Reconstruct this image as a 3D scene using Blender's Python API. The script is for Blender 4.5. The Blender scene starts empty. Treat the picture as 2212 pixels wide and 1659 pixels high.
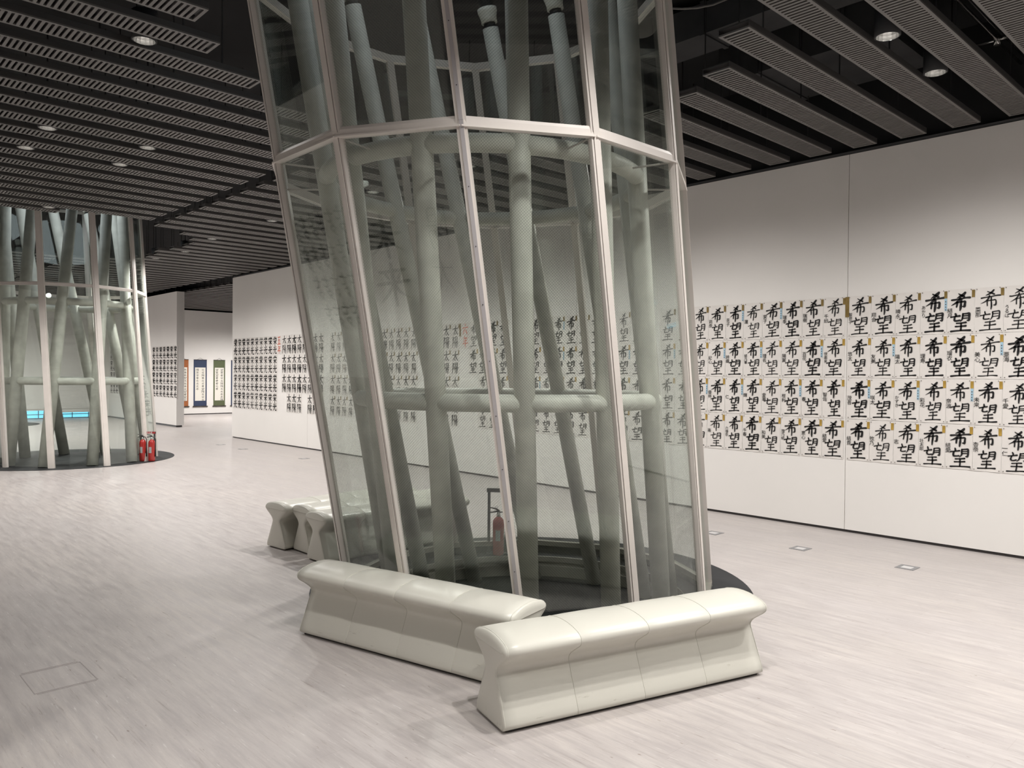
import bpy, bmesh, math, random
from mathutils import Vector, Matrix

random.seed(7)
C = bpy.context.scene
COL = C.collection
PI = math.pi

# ------------------------------------------------------------------ camera
cam_data = bpy.data.cameras.new('camera')
cam = bpy.data.objects.new('camera', cam_data)
COL.objects.link(cam)
cam_data.sensor_fit = 'HORIZONTAL'
cam_data.sensor_width = 36.0
cam_data.lens = 36.0 * 1680.0 / 2212.0
cam_data.clip_start = 0.05
cam_data.clip_end = 200
RC = Matrix(((0.684479, 0.014951, -0.728880),
             (0.728979, -0.001851, 0.684534),
             (0.008885, -0.999887, -0.012166)))
rot = Matrix((RC.col[0], -RC.col[1], -RC.col[2])).transposed().to_4x4()
cam.matrix_world = Matrix.Translation((0, 0, 1.5)) @ rot
C.camera = cam

# ------------------------------------------------------------------ world, view
world = bpy.data.worlds.new('world')
C.world = world
world.use_nodes = True
wb = world.node_tree.nodes['Background']
wb.inputs['Color'].default_value = (0.9, 0.95, 1.0, 1)
wb.inputs['Strength'].default_value = 0.0
vs = C.view_settings
vs.view_transform = 'Standard'
vs.look = 'None'
vs.exposure = 0.0
vs.gamma = 1.0
vs.use_curve_mapping = False
C.cycles.max_bounces = 12
C.cycles.diffuse_bounces = 8
C.cycles.glossy_bounces = 4
C.cycles.transmission_bounces = 4
C.cycles.transparent_max_bounces = 40
C.cycles.sample_clamp_indirect = 4.0
C.cycles.caustics_reflective = False
C.cycles.caustics_refractive = False
C.cycles.use_denoising = True

LAMP_COLOR = (1.0, 0.965, 0.925)
# seen, inferred and added downlights: x, y, watts  (one recessed lamp each; z is the louver plane)
LAMP_Z = 3.655
LAMP_GAIN = 3.9
LAMPS = [(round(-2.415 - 0.4235 * round((-2.415 - x_) / 0.4235), 4), y_, w_) for x_, y_, w_ in [
         (-1.93, 5.10, 44), (-1.93, 5.95, 16), (-5.32, 1.73, 9), (-7.78, 1.73, 17), (-8.63, 1.73, 20),
         (-7.82, 2.58, 17), (-8.66, 2.58, 20), (-6.05, 5.20, 52), (-7.88, 5.14, 52), (-15.60, 5.22, 56),
         (-0.30, 5.10, 44), (-0.30, 5.95, 16), (1.05, 5.10, 50), (-1.57, 1.73, 54), (-1.57, 2.58, 54),
         (0.55, 2.15, 54), (-4.53, 5.60, 36), (-10.3, 5.1, 50), (-12.5, 5.1, 50), (-14.1, 5.3, 42),  # lamps along the wall here are extra, added to light the scene
         (-18.8, 5.2, 90), (-21.5, 4.6, 90), (-24.5, 4.8, 100), (-18.8, 1.5, 80), (-22.5, 1.0, 90), (-25.0, 2.0, 100),  # unseen lamps added to light the far part of the hall
         (-24.5, 10.6, 120), (-24.9, 12.2, 120), (-21.0, 10.5, 80), (-1.57, -1.80, 60), (1.5, -0.95, 60), (-12.0, 1.2, 60), (-11.6, 2.58, 60)]]  # last lamp added to brighten the distant tower, no fixture known there

# ------------------------------------------------------------------ materials
def new_mat(name):
    m = bpy.data.materials.new(name)
    m.use_nodes = True
    nt = m.node_tree
    for n in list(nt.nodes):
        nt.nodes.remove(n)
    out = nt.nodes.new('ShaderNodeOutputMaterial')
    return m, nt, out

def principled(name, color, rough=0.5, metal=0.0, coat=0.0, var=0.0, scale=6.0, bump=0.0, spec=0.5, stretch=None, var2=None):
    m, nt, out = new_mat(name)
    p = nt.nodes.new('ShaderNodeBsdfPrincipled')
    p.inputs['Base Color'].default_value = (*color, 1)
    p.inputs['Roughness'].default_value = rough
    p.inputs['Metallic'].default_value = metal
    p.inputs['Coat Weight'].default_value = coat
    p.inputs['Coat Roughness'].default_value = 0.15
    p.inputs['Specular IOR Level'].default_value = spec
    nt.links.new(p.outputs[0], out.inputs[0])
    if var > 0 or bump > 0:
        tc = nt.nodes.new('ShaderNodeTexCoord')
        mp = nt.nodes.new('ShaderNodeMapping')
        nt.links.new(tc.outputs['Object'], mp.inputs[0])
        if stretch:
            mp.inputs['Scale'].default_value = stretch
        nz = nt.nodes.new('ShaderNodeTexNoise')
        nz.inputs['Scale'].default_value = scale
        nz.inputs['Detail'].default_value = 6
        nt.links.new(mp.outputs[0], nz.inputs['Vector'])
        if var > 0:
            mx = nt.nodes.new('ShaderNodeMix')
            mx.data_type = 'RGBA'
            c2 = var2 or tuple(max(0, c * (1 - var)) for c in color)
            c1 = color if var2 else tuple(min(1, c * (1 + var)) for c in color)
            mx.inputs[6].default_value = (*c2, 1)
            mx.inputs[7].default_value = (*c1, 1)
            rp = nt.nodes.new('ShaderNodeMapRange')
            rp.inputs[1].default_value = 0.3
            rp.inputs[2].default_value = 0.7
            nt.links.new(nz.outputs['Fac'], rp.inputs[0])
            nt.links.new(rp.outputs[0], mx.inputs[0])
            nt.links.new(mx.outputs[2], p.inputs['Base Color'])
        if bump > 0:
            b = nt.nodes.new('ShaderNodeBump')
            b.inputs['Strength'].default_value = bump
            b.inputs['Distance'].default_value = 0.01
            nt.links.new(nz.outputs['Fac'], b.inputs['Height'])
            nt.links.new(b.outputs[0], p.inputs['Normal'])
    return m

def emission(name, color, strength):
    m, nt, out = new_mat(name)
    e = nt.nodes.new('ShaderNodeEmission')
    e.inputs[0].default_value = (*color, 1)
    e.inputs[1].default_value = strength
    nt.links.new(e.outputs[0], out.inputs[0])
    return m

def glass_mat(name, tint, wire=0.4, spacing=0.0155, refl=0.05):
    """flat window glass: tinted transmission, mirror reflection rising at grazing angles, fine diagonal wire mesh"""
    m, nt, out = new_mat(name)
    N, L = nt.nodes.new, nt.links.new
    tr = N('ShaderNodeBsdfTransparent'); tr.inputs[0].default_value = (*tint, 1)
    gl = N('ShaderNodeBsdfGlossy'); gl.inputs['Roughness'].default_value = 0.0
    gl.inputs[0].default_value = (0.95, 1.0, 0.97, 1)
    lw = N('ShaderNodeLayerWeight'); lw.inputs['Blend'].default_value = 0.5
    pw = N('ShaderNodeMath'); pw.operation = 'POWER'; pw.inputs[1].default_value = 5.0
    L(lw.outputs['Facing'], pw.inputs[0])
    ma = N('ShaderNodeMath'); ma.operation = 'MULTIPLY_ADD'
    ma.inputs[1].default_value = 0.9; ma.inputs[2].default_value = refl
    L(pw.outputs[0], ma.inputs[0])
    mx = N('ShaderNodeMixShader')
    L(ma.outputs[0], mx.inputs[0]); L(tr.outputs[0], mx.inputs[1]); L(gl.outputs[0], mx.inputs[2])
    last = mx
    if wire > 0:
        uv = N('ShaderNodeUVMap'); uv.uv_map = 'pane'
        sp = N('ShaderNodeSeparateXYZ'); L(uv.outputs[0], sp.inputs[0])
        masks = []
        for sgn in (1, -1):
            a = N('ShaderNodeMath'); a.operation = 'MULTIPLY_ADD'; a.inputs[1].default_value = float(sgn)
            L(sp.outputs[0], a.inputs[0]); L(sp.outputs[1], a.inputs[2])
            md = N('ShaderNodeMath'); md.operation = 'PINGPONG'; md.inputs[1].default_value = spacing * 0.5
            L(a.outputs[0], md.inputs[0])
            lt = N('ShaderNodeMath'); lt.operation = 'LESS_THAN'; lt.inputs[1].default_value = 0.0007
            L(md.outputs[0], lt.inputs[0])
            masks.append(lt)
        mm = N('ShaderNodeMath'); mm.operation = 'MAXIMUM'
        L(masks[0].outputs[0], mm.inputs[0]); L(masks[1].outputs[0], mm.inputs[1])
        cm = N('ShaderNodeMix'); cm.data_type = 'RGBA'
        cm.inputs[6].default_value = (*tint, 1)
        cm.inputs[7].default_value = (*[t * (1 - wire) for t in tint], 1)
        L(mm.outputs[0], cm.inputs[0]); L(cm.outputs[2], tr.inputs[0])
    L(last.outputs[0], out.inputs[0])
    return m

def floor_mat():
    """whitewashed boards running along X"""
    m, nt, out = new_mat('whitewashed_boards')
    N, L = nt.nodes.new, nt.links.new
    p = N('ShaderNodeBsdfPrincipled')
    tc = N('ShaderNodeTexCoord')
    def noise(scale, sc, detail=8, rough=0.6):
        mp = N('ShaderNodeMapping'); mp.inputs['Scale'].default_value = sc
        L(tc.outputs['Object'], mp.inputs[0])
        n = N('ShaderNodeTexNoise'); n.inputs['Scale'].default_value = scale
        n.inputs['Detail'].default_value = detail; n.inputs['Roughness'].default_value = rough
        L(mp.outputs[0], n.inputs['Vector'])
        return n
    def ramp(src, a, b):
        r = N('ShaderNodeMapRange'); r.inputs[1].default_value = a; r.inputs[2].default_value = b
        L(src, r.inputs[0]); return r.outputs[0]
    def mix(f, a, b):
        x = N('ShaderNodeMix'); x.data_type = 'RGBA'
        L(f, x.inputs[0])
        for k, v in ((6, a), (7, b)):
            if isinstance(v, tuple): x.inputs[k].default_value = (*v, 1)
            else: L(v, x.inputs[k])
        return x.outputs[2]
    big = noise(0.9, (0.5, 1, 1), 4)
    grain = noise(5.0, (0.5, 5.0, 1), 10, 0.7)
    fine = noise(40.0, (0.22, 2.2, 1), 4, 0.6)
    base = mix(ramp(big.outputs['Fac'], 0.35, 0.65), (0.485, 0.452, 0.442), (0.515, 0.475, 0.448))
    base = mix(ramp(grain.outputs['Fac'], 0.38, 0.62), (0.40, 0.368, 0.362), base)
    base = mix(ramp(fine.outputs['Fac'], 0.62, 0.72), base, (0.59, 0.565, 0.55))
    scr = noise(9.0, (0.35, 6.0, 1), 12, 0.75)
    base = mix(ramp(scr.outputs['Fac'], 0.57, 0.66), base, (0.33, 0.29, 0.275))
    spk = noise(26.0, (0.6, 2.0, 1), 5, 0.6)
    base = mix(ramp(spk.outputs['Fac'], 0.665, 0.72), base, (0.27, 0.22, 0.195))
    br = N('ShaderNodeTexBrick')
    mp = N('ShaderNodeMapping'); mp.inputs['Scale'].default_value = (1, 1, 1)
    L(tc.outputs['Object'], mp.inputs[0]); L(mp.outputs[0], br.inputs['Vector'])
    br.inputs['Scale'].default_value = 1.0
    br.inputs['Brick Width'].default_value = 1.8; br.inputs['Row Height'].default_value = 0.15
    br.inputs['Mortar Size'].default_value = 0.0012; br.inputs['Mortar Smooth'].default_value = 0.3
    br.inputs['Color1'].default_value = (1, 1, 1, 1); br.inputs['Color2'].default_value = (0.93, 0.93, 0.93, 1)
    br.inputs['Mortar'].default_value = (0.80, 0.78, 0.77, 1)
    mu = N('ShaderNodeMix'); mu.data_type = 'RGBA'; mu.blend_type = 'MULTIPLY'; mu.inputs[0].default_value = 0.6
    L(base, mu.inputs[6]); L(br.outputs['Color'], mu.inputs[7])
    L(mu.outputs[2], p.inputs['Base Color'])
    rr = N('ShaderNodeMapRange'); rr.inputs[1].default_value = 0.3; rr.inputs[2].default_value = 0.7
    rr.inputs[3].default_value = 0.30; rr.inputs[4].default_value = 0.45
    L(grain.outputs['Fac'], rr.inputs[0]); L(rr.outputs[0], p.inputs['Roughness'])
    p.inputs['Specular IOR Level'].default_value = 0.45
    bp = N('ShaderNodeBump'); bp.inputs['Strength'].default_value = 0.12; bp.inputs['Distance'].default_value = 0.004
    L(scr.outputs['Fac'], bp.inputs['Height']); L(bp.outputs[0], p.inputs['Normal'])
    L(p.outputs[0], out.inputs[0])
    return m

def vinyl_mat():
    """cream vinyl with scuffs near the foot of the bench"""
    m, nt, out = new_mat('cream_vinyl')
    N, L = nt.nodes.new, nt.links.new
    p = N('ShaderNodeBsdfPrincipled')
    tc = N('ShaderNodeTexCoord')
    mp = N('ShaderNodeMapping'); mp.inputs['Scale'].default_value = (2.0, 9, 9); mp.inputs['Rotation'].default_value = (0, 0.5, 0)
    L(tc.outputs['Object'], mp.inputs[0])
    n = N('ShaderNodeTexNoise'); n.inputs['Scale'].default_value = 4; n.inputs['Detail'].default_value = 10; n.inputs['Roughness'].default_value = 0.7
    L(mp.outputs[0], n.inputs['Vector'])
    r = N('ShaderNodeMapRange'); r.inputs[1].default_value = 0.62; r.inputs[2].default_value = 0.68; L(n.outputs['Fac'], r.inputs[0])
    sp = N('ShaderNodeSeparateXYZ'); L(tc.outputs['Object'], sp.inputs[0])
    z = N('ShaderNodeMapRange'); z.inputs[1].default_value = 0.15; z.inputs[2].default_value = 0.02; L(sp.outputs[2], z.inputs[0])
    mu = N('ShaderNodeMath'); mu.operation = 'MULTIPLY'; L(r.outputs[0], mu.inputs[0]); L(z.outputs[0], mu.inputs[1])
    mx = N('ShaderNodeMix'); mx.data_type = 'RGBA'
    mx.inputs[6].default_value = (0.61, 0.60, 0.54, 1); mx.inputs[7].default_value = (0.40, 0.38, 0.33, 1)
    L(mu.outputs[0], mx.inputs[0]); L(mx.outputs[2], p.inputs['Base Color'])
    p.inputs['Roughness'].default_value = 0.34
    p.inputs['Specular IOR Level'].default_value = 0.45
    L(p.outputs[0], out.inputs[0])
    return m

M = {}
M['floor'] = floor_mat()
M['wall'] = principled('white_wall_paint', (0.82, 0.80, 0.775), 0.75, var=0.012, scale=1.5, spec=0.25)
M['wall_edge'] = principled('grey_panel_edge', (0.60, 0.59, 0.58), 0.6)
M['dark_trim'] = principled('dark_brown_trim', (0.045, 0.040, 0.040), 0.5)
M['rail'] = principled('grey_rail', (0.12, 0.12, 0.125), 0.45)
M['ceiling'] = principled('black_ceiling', (0.012, 0.012, 0.013), 0.8, var=0.4, scale=1.2)
M['duct'] = principled('dark_duct', (0.05, 0.05, 0.052), 0.6, var=0.3, scale=3)
M['duct_pale'] = principled('pale_duct_wrap', (0.16, 0.15, 0.14), 0.6)
M['chrome'] = principled('bright_steel', (0.75, 0.74, 0.72), 0.18, metal=1.0)
M['slat'] = principled('grey_louver_metal', (0.135, 0.128, 0.122), 0.45, var=0.05, scale=3)
M['slat_shaded'] = principled('shaded_louver_flange', (0.055, 0.053, 0.052), 0.5)  # louver metal darkened for the flanges, shade of the gaps put into the colour
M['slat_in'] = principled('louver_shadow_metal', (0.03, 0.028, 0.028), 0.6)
M['steel'] = principled('pale_painted_steel', (0.66, 0.66, 0.60), 0.5, var=0.13, scale=7, bump=0.05)
M['steel_dark'] = principled('dark_joint_metal', (0.03, 0.03, 0.032), 0.6)
M['alu'] = principled('off_white_aluminium', (0.70, 0.655, 0.615), 0.38, var=0.05, scale=4)
M['alu_grey'] = principled('grey_cover_strip', (0.42, 0.40, 0.41), 0.4)
M['alu_line'] = principled('seal_strip', (0.16, 0.135, 0.125), 0.6)
M['glass'] = glass_mat('green_wired_glass', (0.945, 0.962, 0.95), refl=0.065)
M['glass_far'] = glass_mat('green_clear_glass', (0.95, 0.97, 0.96), wire=0.0, refl=0.05)
M['ring'] = principled('dark_floor_plate', (0.030, 0.031, 0.033), 0.62, var=0.15, scale=5, spec=0.2)
M['pit'] = principled('black_inner_floor', (0.016, 0.016, 0.016), 0.9, spec=0.1)
M['sill'] = principled('putty_sill', (0.24, 0.23, 0.20), 0.5, var=0.1, scale=6)
M['vinyl'] = vinyl_mat()
M['piping'] = principled('cream_piping', (0.605, 0.595, 0.535), 0.4)
M['foot'] = principled('dark_runner', (0.05, 0.045, 0.042), 0.7)
M['paper'] = principled('calligraphy_paper', (0.765, 0.735, 0.705), 0.85, var=0.035, scale=7, spec=0.1)
M['ink'] = principled('black_ink', (0.022, 0.021, 0.022), 0.6, var=0.5, scale=18, spec=0.2)
M['ink_thin'] = principled('thin_grey_ink', (0.11, 0.105, 0.105), 0.7)
M['red_ink'] = principled('orange_red_ink', (0.75, 0.12, 0.045), 0.6, var=0.2, scale=12)
M['gold'] = principled('gold_paper', (0.42, 0.27, 0.055), 0.35, var=0.2, scale=20)
M['gold_dark'] = principled('antique_gold_paper', (0.22, 0.15, 0.045), 0.32, var=0.2, scale=20)
M['blue_strip'] = principled('pale_blue_paper', (0.36, 0.56, 0.70), 0.7)
M['pin'] = principled('dark_pin', (0.10, 0.085, 0.075), 0.5)
M['red_paint'] = principled('red_enamel', (0.40, 0.022, 0.018), 0.25, coat=0.5)
M['label_grey'] = principled('grey_label', (0.42, 0.43, 0.43), 0.5)
M['black_rubber'] = principled('black_rubber', (0.02, 0.02, 0.02), 0.5)
M['stand'] = principled('dark_grey_stand', (0.07, 0.075, 0.08), 0.45)
M['sign_red'] = principled('sign_red', (0.42, 0.04, 0.045), 0.5)
M['sign_white'] = principled('sign_white', (0.8, 0.8, 0.78), 0.5)
M['outlet'] = principled('grey_outlet_frame', (0.20, 0.20, 0.205), 0.4)
M['outlet_lid'] = principled('pale_outlet_lid', (0.55, 0.54, 0.54), 0.45)
M['groove'] = principled('floor_groove', (0.36, 0.33, 0.32), 0.6)
M['sky_window'] = emission('blue_daylight', (0.22, 0.70, 1.0), 1.7)
M['lamp'] = emission('lamp_glow', (1.0, 0.95, 0.88), 4.0)
M['reflector'] = principled('lamp_reflector', (0.85, 0.85, 0.84), 0.22, metal=1.0)
M['scroll_brown'] = principled('rust_brocade', (0.36, 0.115, 0.035), 0.7, var=0.15, scale=60)
M['scroll_navy'] = principled('navy_brocade', (0.035, 0.05, 0.105), 0.7, var=0.15, scale=60)
M['scroll_green'] = principled('olive_brocade', (0.105, 0.125, 0.06), 0.7, var=0.15, scale=60)
M['scroll_paper'] = principled('scroll_paper', (0.80, 0.77, 0.70), 0.8)
M['wood_rod'] = principled('dark_rod', (0.05, 0.04, 0.035), 0.4)

# ------------------------------------------------------------------ mesh builder
class MB:
    def __init__(self):
        self.v, self.f, self.mi, self.sm, self.uv = [], [], [], [], {}
    def add(self, verts, faces, mi=0, smooth=False):
        o = len(self.v)
        self.v += [tuple(x) for x in verts]
        for k, f in enumerate(faces):
            self.f.append(tuple(i + o for i in f))
            self.mi.append(mi)
            self.sm.append(smooth[k] if isinstance(smooth, list) else smooth)
        return o
    def box(self, c, s, mat=None, mi=0):
        x, y, z = s[0] / 2, s[1] / 2, s[2] / 2
        vs_ = [Vector((a, b, d)) for d in (-z, z) for a, b in ((-x, -y), (x, -y), (x, y), (-x, y))]
        if mat is not None: vs_ = [mat @ p for p in vs_]
        vs_ = [p + Vector(c) for p in vs_]
        self.add(vs_, [(3, 2, 1, 0), (4, 5, 6, 7), (0, 1, 5, 4), (1, 2, 6, 5), (2, 3, 7, 6), (3, 0, 4, 7)], mi)
    def lohi(self, lo, hi, mi=0):
        self.box([(a + b) / 2 for a, b in zip(lo, hi)], [b - a for a, b in zip(lo, hi)], None, mi)
    def beam(self, p, q, prof, up, mi=0):
        """extrude a closed 2-D profile (side, up) from p to q"""
        p, q = Vector(p), Vector(q)
        d = (q - p).normalized()
        u = Vector(up); u = (u - d * u.dot(d)).normalized()
        s = d.cross(u)
        n = len(prof)
        vs_ = [b + s * a + u * c for b in (p, q) for a, c in prof]
        fs = [(i, (i + 1) % n, n + (i + 1) % n, n + i) for i in range(n)]
        fs += [tuple(range(n - 1, -1, -1)), tuple(range(n, 2 * n))]
        self.add(vs_, fs, mi)
    def tube(self, pts, r, n=16, closed=False, caps=True, mi=0):
        pts = [Vector(p) for p in pts]
        rr = r if isinstance(r, (list, tuple)) else [r] * len(pts)
        m = len(pts)
        rings = []
        prev = None
        for i, p in enumerate(pts):
            if closed: d = pts[(i + 1) % m] - pts[i - 1]
            elif i == 0: d = pts[1] - p
            elif i == m - 1: d = p - pts[-2]
            else: d = pts[i + 1] - pts[i - 1]
            d.normalize()
            if prev is None:
                a = Vector((0, 0, 1)) if abs(d.z) < 0.9 else Vector((1, 0, 0))
                s = d.cross(a).normalized()
            else:
                s = (prev - d * prev.dot(d)).normalized()
            prev = s
            t = d.cross(s)
            rings.append([p + (s * math.cos(2 * PI * k / n) + t * math.sin(2 * PI * k / n)) * rr[i] for k in range(n)])
        vs_ = [v for rg in rings for v in rg]
        fs, sm = [], []
        for i in range(m if closed else m - 1):
            j = (i + 1) % m
            for k in range(n):
                l = (k + 1) % n
                fs.append((i * n + k, i * n + l, j * n + l, j * n + k)); sm.append(True)
        if caps and not closed:
            fs.append(tuple(range(n - 1, -1, -1))); sm.append(False)
            fs.append(tuple((m - 1) * n + k for k in range(n))); sm.append(False)
        self.add(vs_, fs, mi, sm)
    def lathe(self, prof, c=(0, 0, 0), n=24, mi=0, smooth=True):
        vs_ = [Vector((c[0] + r * math.cos(2 * PI * k / n), c[1] + r * math.sin(2 * PI * k / n), c[2] + z)) for r, z in prof for k in range(n)]
        fs = []
        for i in range(len(prof) - 1):
            for k in range(n):
                l = (k + 1) % n
                fs.append((i * n + k, i * n + l, (i + 1) * n + l, (i + 1) * n + k))
        sm = [smooth] * len(fs)
        if prof[0][0] > 1e-5: fs.append(tuple(range(n - 1, -1, -1))); sm.append(False)
        if prof[-1][0] > 1e-5: fs.append(tuple((len(prof) - 1) * n + k for k in range(n))); sm.append(False)
        self.add(vs_, fs, mi, sm)
    def mesh(self, name, mats):
        me = bpy.data.meshes.new(name)
        me.from_pydata(self.v, [], self.f)
        for m in (mats if isinstance(mats, (list, tuple)) else [mats]):
            me.materials.append(m)
        for p, mi, s in zip(me.polygons, self.mi, self.sm):
            p.material_index = mi
            p.use_smooth = s
        me.update()
        return me
    def build(self, name, mats, parent=None, loc=None, rotz=0.0):
        o = bpy.data.objects.new(name, self.mesh(name, mats))
        COL.objects.link(o)
        if parent: o.parent = parent
        if loc is not None: o.location = loc
        if rotz: o.rotation_euler = (0, 0, rotz)
        return o

def tag(o, label=None, cat=None, group=None, kind=None):
    if label: o['label'] = label
    if cat: o['category'] = cat
    if group: o['group'] = group
    if kind: o['kind'] = kind
    return o
def thing(name, label, cat, loc=(0, 0, 0), rotz=0.0, group=None):
    o = bpy.data.objects.new(name, None)
    COL.objects.link(o)
    o.empty_display_size = 0.1
    o.location = loc
    o.rotation_euler = (0, 0, rotz)
    return tag(o, label, cat, group, 'thing')
def link_mesh(name, me, parent=None, loc=None, rot_=None, scale=None):
    o = bpy.data.objects.new(name, me)
    COL.objects.link(o)
    if parent: o.parent = parent
    if loc is not None: o.location = loc
    if rot_ is not None: o.rotation_euler = rot_
    if scale is not None: o.scale = scale
    return o
def copy_tree(o, parent=None):
    c = o.copy(); COL.objects.link(c); c.parent = parent
    for ch in list(o.children): copy_tree(ch, c)
    return c
def struct(name, mb, mats, label=None):
    o = mb.build(name, mats)
    return tag(o, label, None, None, 'structure')

ORD = ['', 'first', 'second', 'third', 'fourth', 'fifth', 'sixth', 'seventh', 'eighth', 'ninth', 'tenth', 'eleventh', 'twelfth',
       'thirteenth', 'fourteenth', 'fifteenth', 'sixteenth', 'seventeenth', 'eighteenth', 'nineteenth', 'twentieth', 'twenty-first',
       'twenty-second', 'twenty-third', 'twenty-fourth', 'twenty-fifth', 'twenty-sixth', 'twenty-seventh', 'twenty-eighth', 'twenty-ninth', 'thirtieth']

# ------------------------------------------------------------------ setting
YW = 7.53                      # face of the long white wall
HW = 3.655                     # its height
HOLE = (-3.99, 3.93, 1.27)      # opening in the floor under the near tower
mb = MB()
hx, hy, hs = HOLE[0], HOLE[1], 1.45
for lo, hi in (((-32, -7), (6, hy - hs)), ((-32, hy + hs), (6, 16)), ((-32, hy - hs), (hx - hs, hy + hs)), ((hx + hs, hy - hs), (6, hy + hs))):
    mb.lohi((*lo, -0.12), (*hi, 0.0))
vs_, fs = [], []
NH = 96
for k in range(NH):
    a = 2 * PI * k / NH + PI / NH
    c_, s_ = math.cos(a), math.sin(a)
    q = hs / max(abs(c_), abs(s_))
    vs_ += [(hx + c_ * q, hy + s_ * q, 0.0), (hx + c_ * HOLE[2], hy + s_ * HOLE[2], 0.0), (hx + c_ * HOLE[2], hy + s_ * HOLE[2], -0.12)]
for k in range(NH):
    l = (k + 1) % NH
    fs += [(3 * k + 1, 3 * k, 3 * l, 3 * l + 1), (3 * k + 2, 3 * k + 1, 3 * l + 1, 3 * l + 2)]
for k in range(4):
    pass
mb.add(vs_, fs)
for sx, sy in ((1, 1), (-1, 1), (-1, -1), (1, -1)):          # the four corners of the square ring
    e = hs * math.tan(PI / 4 - PI / NH)
    p = [(hx + sx * hs, hy + sy * e, 0.0), (hx + sx * hs, hy + sy * hs, 0.0), (hx + sx * e, hy + sy * hs, 0.0)]
    mb.add(p if sx * sy > 0 else p[::-1], [(0, 1, 2)])
struct('floor', mb, M['floor'])
mb = MB(); mb.lohi((-32, -7, 4.6), (6, 16, 4.75)); struct('ceiling', mb, M['ceiling'])
edges = [-17.39, -13.885, -10.35, -6.81, -3.28, 0.25, 3.78, 6.0]
for a, b in zip(edges[:-1], edges[1:]):
    mb = MB(); mb.lohi((a + 0.003, YW, 0.026), (b - 0.003, YW + 0.10, HW))
    struct('wall_north', mb, M['wall'])
mb = MB(); mb.lohi((-17.37, YW + 0.012, 0.0), (6.0, YW + 0.085, 0.026)); struct('baseboard_north', mb, M['dark_trim'])
mb = MB(); mb.lohi((-17.39, YW + 0.02, HW), (6.0, YW + 0.09, HW + 0.035)); struct('trim_1', mb, M['rail'])
mb = MB(); mb.lohi((-17.36, YW + 0.105, 0.0), (6.0, YW + 0.14, 4.6)); struct('wall_north', mb, M['ceiling'])  # black backing sheet added behind the panels to stand for the darkness there
# second wall further left
mb = MB(); mb.lohi((-27.38, 7.74, 0.05), (-21.42, 7.94, HW)); struct('wall_panel', mb, M['wall'])
mb = MB(); mb.lohi((-27.38, 7.76, 0.0), (-21.50, 7.92, 0.05)); struct('baseboard_panel', mb, M['rail'])
# far end wall, raised over a strip of daylight on the left
XF = -27.5
mb = MB(); mb.lohi((XF - 0.15, 7.70, 0.03), (XF, 12.0, 3.64)); struct('wall_west', mb, M['wall'])
mb = MB(); mb.lohi((XF - 0.15, 12.01, 0.03), (XF, 16.0, 3.64)); struct('wall_west', mb, M['wall'])
mb = MB(); mb.lohi((XF - 0.15, -7, 0.30), (XF, 7.29, 4.6)); struct('wall_west', mb, M['wall'])
mb = MB(); mb.lohi((XF - 0.15, 7.29, 0.0), (XF, 7.70, 4.6)); struct('wall_west', mb, M['wall'])
mb = MB(); mb.lohi((XF - 0.13, 7.70, 0.0), (XF - 0.02, 16.0, 0.03)); struct('baseboard_west', mb, M['dark_trim'])
mb = MB()
mb.lohi((XF - 0.14, -7, 0.0), (XF - 0.12, 7.29, 0.32), 0)
for k in range(26): mb.lohi((XF - 0.12, 7.2 - k * 0.47, 0.0), (XF - 0.105, 7.22 - k * 0.47, 0.30), 1)
mb.lohi((XF - 0.12, -7, 0.115), (XF - 0.10, 7.29, 0.135), 1)
mb.lohi((XF - 0.12, -7, 0.0), (XF - 0.02, 7.29, 0.02), 1)
mb.lohi((XF - 0.118, 5.95, 0.18), (XF - 0.02, 7.29, 0.30), 2)
mb.lohi((XF - 0.10, -7, 0.25), (XF - 0.02, 5.95, 0.30), 2)
struct('window_1', mb, [M['sky_window'], M['rail'], M['wall']])
mb = MB(); mb.lohi((-32, 15.8, 0), (6, 16, 4.6)); struct('wall_back', mb, M['ceiling'])
mb = MB(); mb.lohi((-29.0, -0.90, 0.0), (-2.48, -0.70, HW)); struct('wall_south', mb, M['wall'])
mb = MB(); mb.lohi((-32, -7.0, 0), (6, -6.85, 4.6)); struct('wall_south', mb, M['wall'])
mb = MB(); mb.lohi((5.9, -7, 0), (6, 16, 4.6)); struct('wall_east', mb, M['wall'])
mb = MB(); mb.lohi((-32, -7, 0), (-31.9, 16, 4.6)); struct('wall_outer', mb, M['ceiling'])

# ------------------------------------------------------------------ ceiling louvers
PITCH, SX0, SWID, SZ = 0.4235, -2.735, 0.216, 3.65
def louver_mesh(length):
    b = MB()
    t = 0.010
    b.lohi((0, 0, 0), (0.020, length, t)); b.lohi((SWID - 0.020, 0, 0), (SWID, length, t))
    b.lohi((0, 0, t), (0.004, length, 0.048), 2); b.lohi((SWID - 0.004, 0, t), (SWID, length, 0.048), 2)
    b.lohi((0.020, 0, 0), (SWID - 0.020, 0.020, t)); b.lohi((0.020, length - 0.020, 0), (SWID - 0.020, length, t))
    n = max(1, int(round((length - 0.04) / 0.0355)))
    st = (length - 0.04) / n
    for i in range(1, n):
        y = 0.02 + i * st
        b.lohi((0.020, y - 0.0095, 0.0), (SWID - 0.020, y + 0.0095, t))
    b.lohi((0.004, 0, 0.040), (SWID - 0.004, length, 0.048), 1)
    for fy in (0.12, 0.5, 0.88):
        b.lohi((SWID / 2 - 0.004, length * fy - 0.004, 0.048), (SWID / 2 + 0.004, length * fy + 0.004, 0.95), 1)
    return b.mesh('ceiling_louver', [M['slat'], M['slat_in'], M['slat_shaded']])
LOUV = {}
def near_gap(xc, c, r):
    d = xc - c[0]
    if abs(d) >= r: return None
    h = math.sqrt(r * r - d * d)
    return (c[1] - h, c[1] + h)
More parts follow.
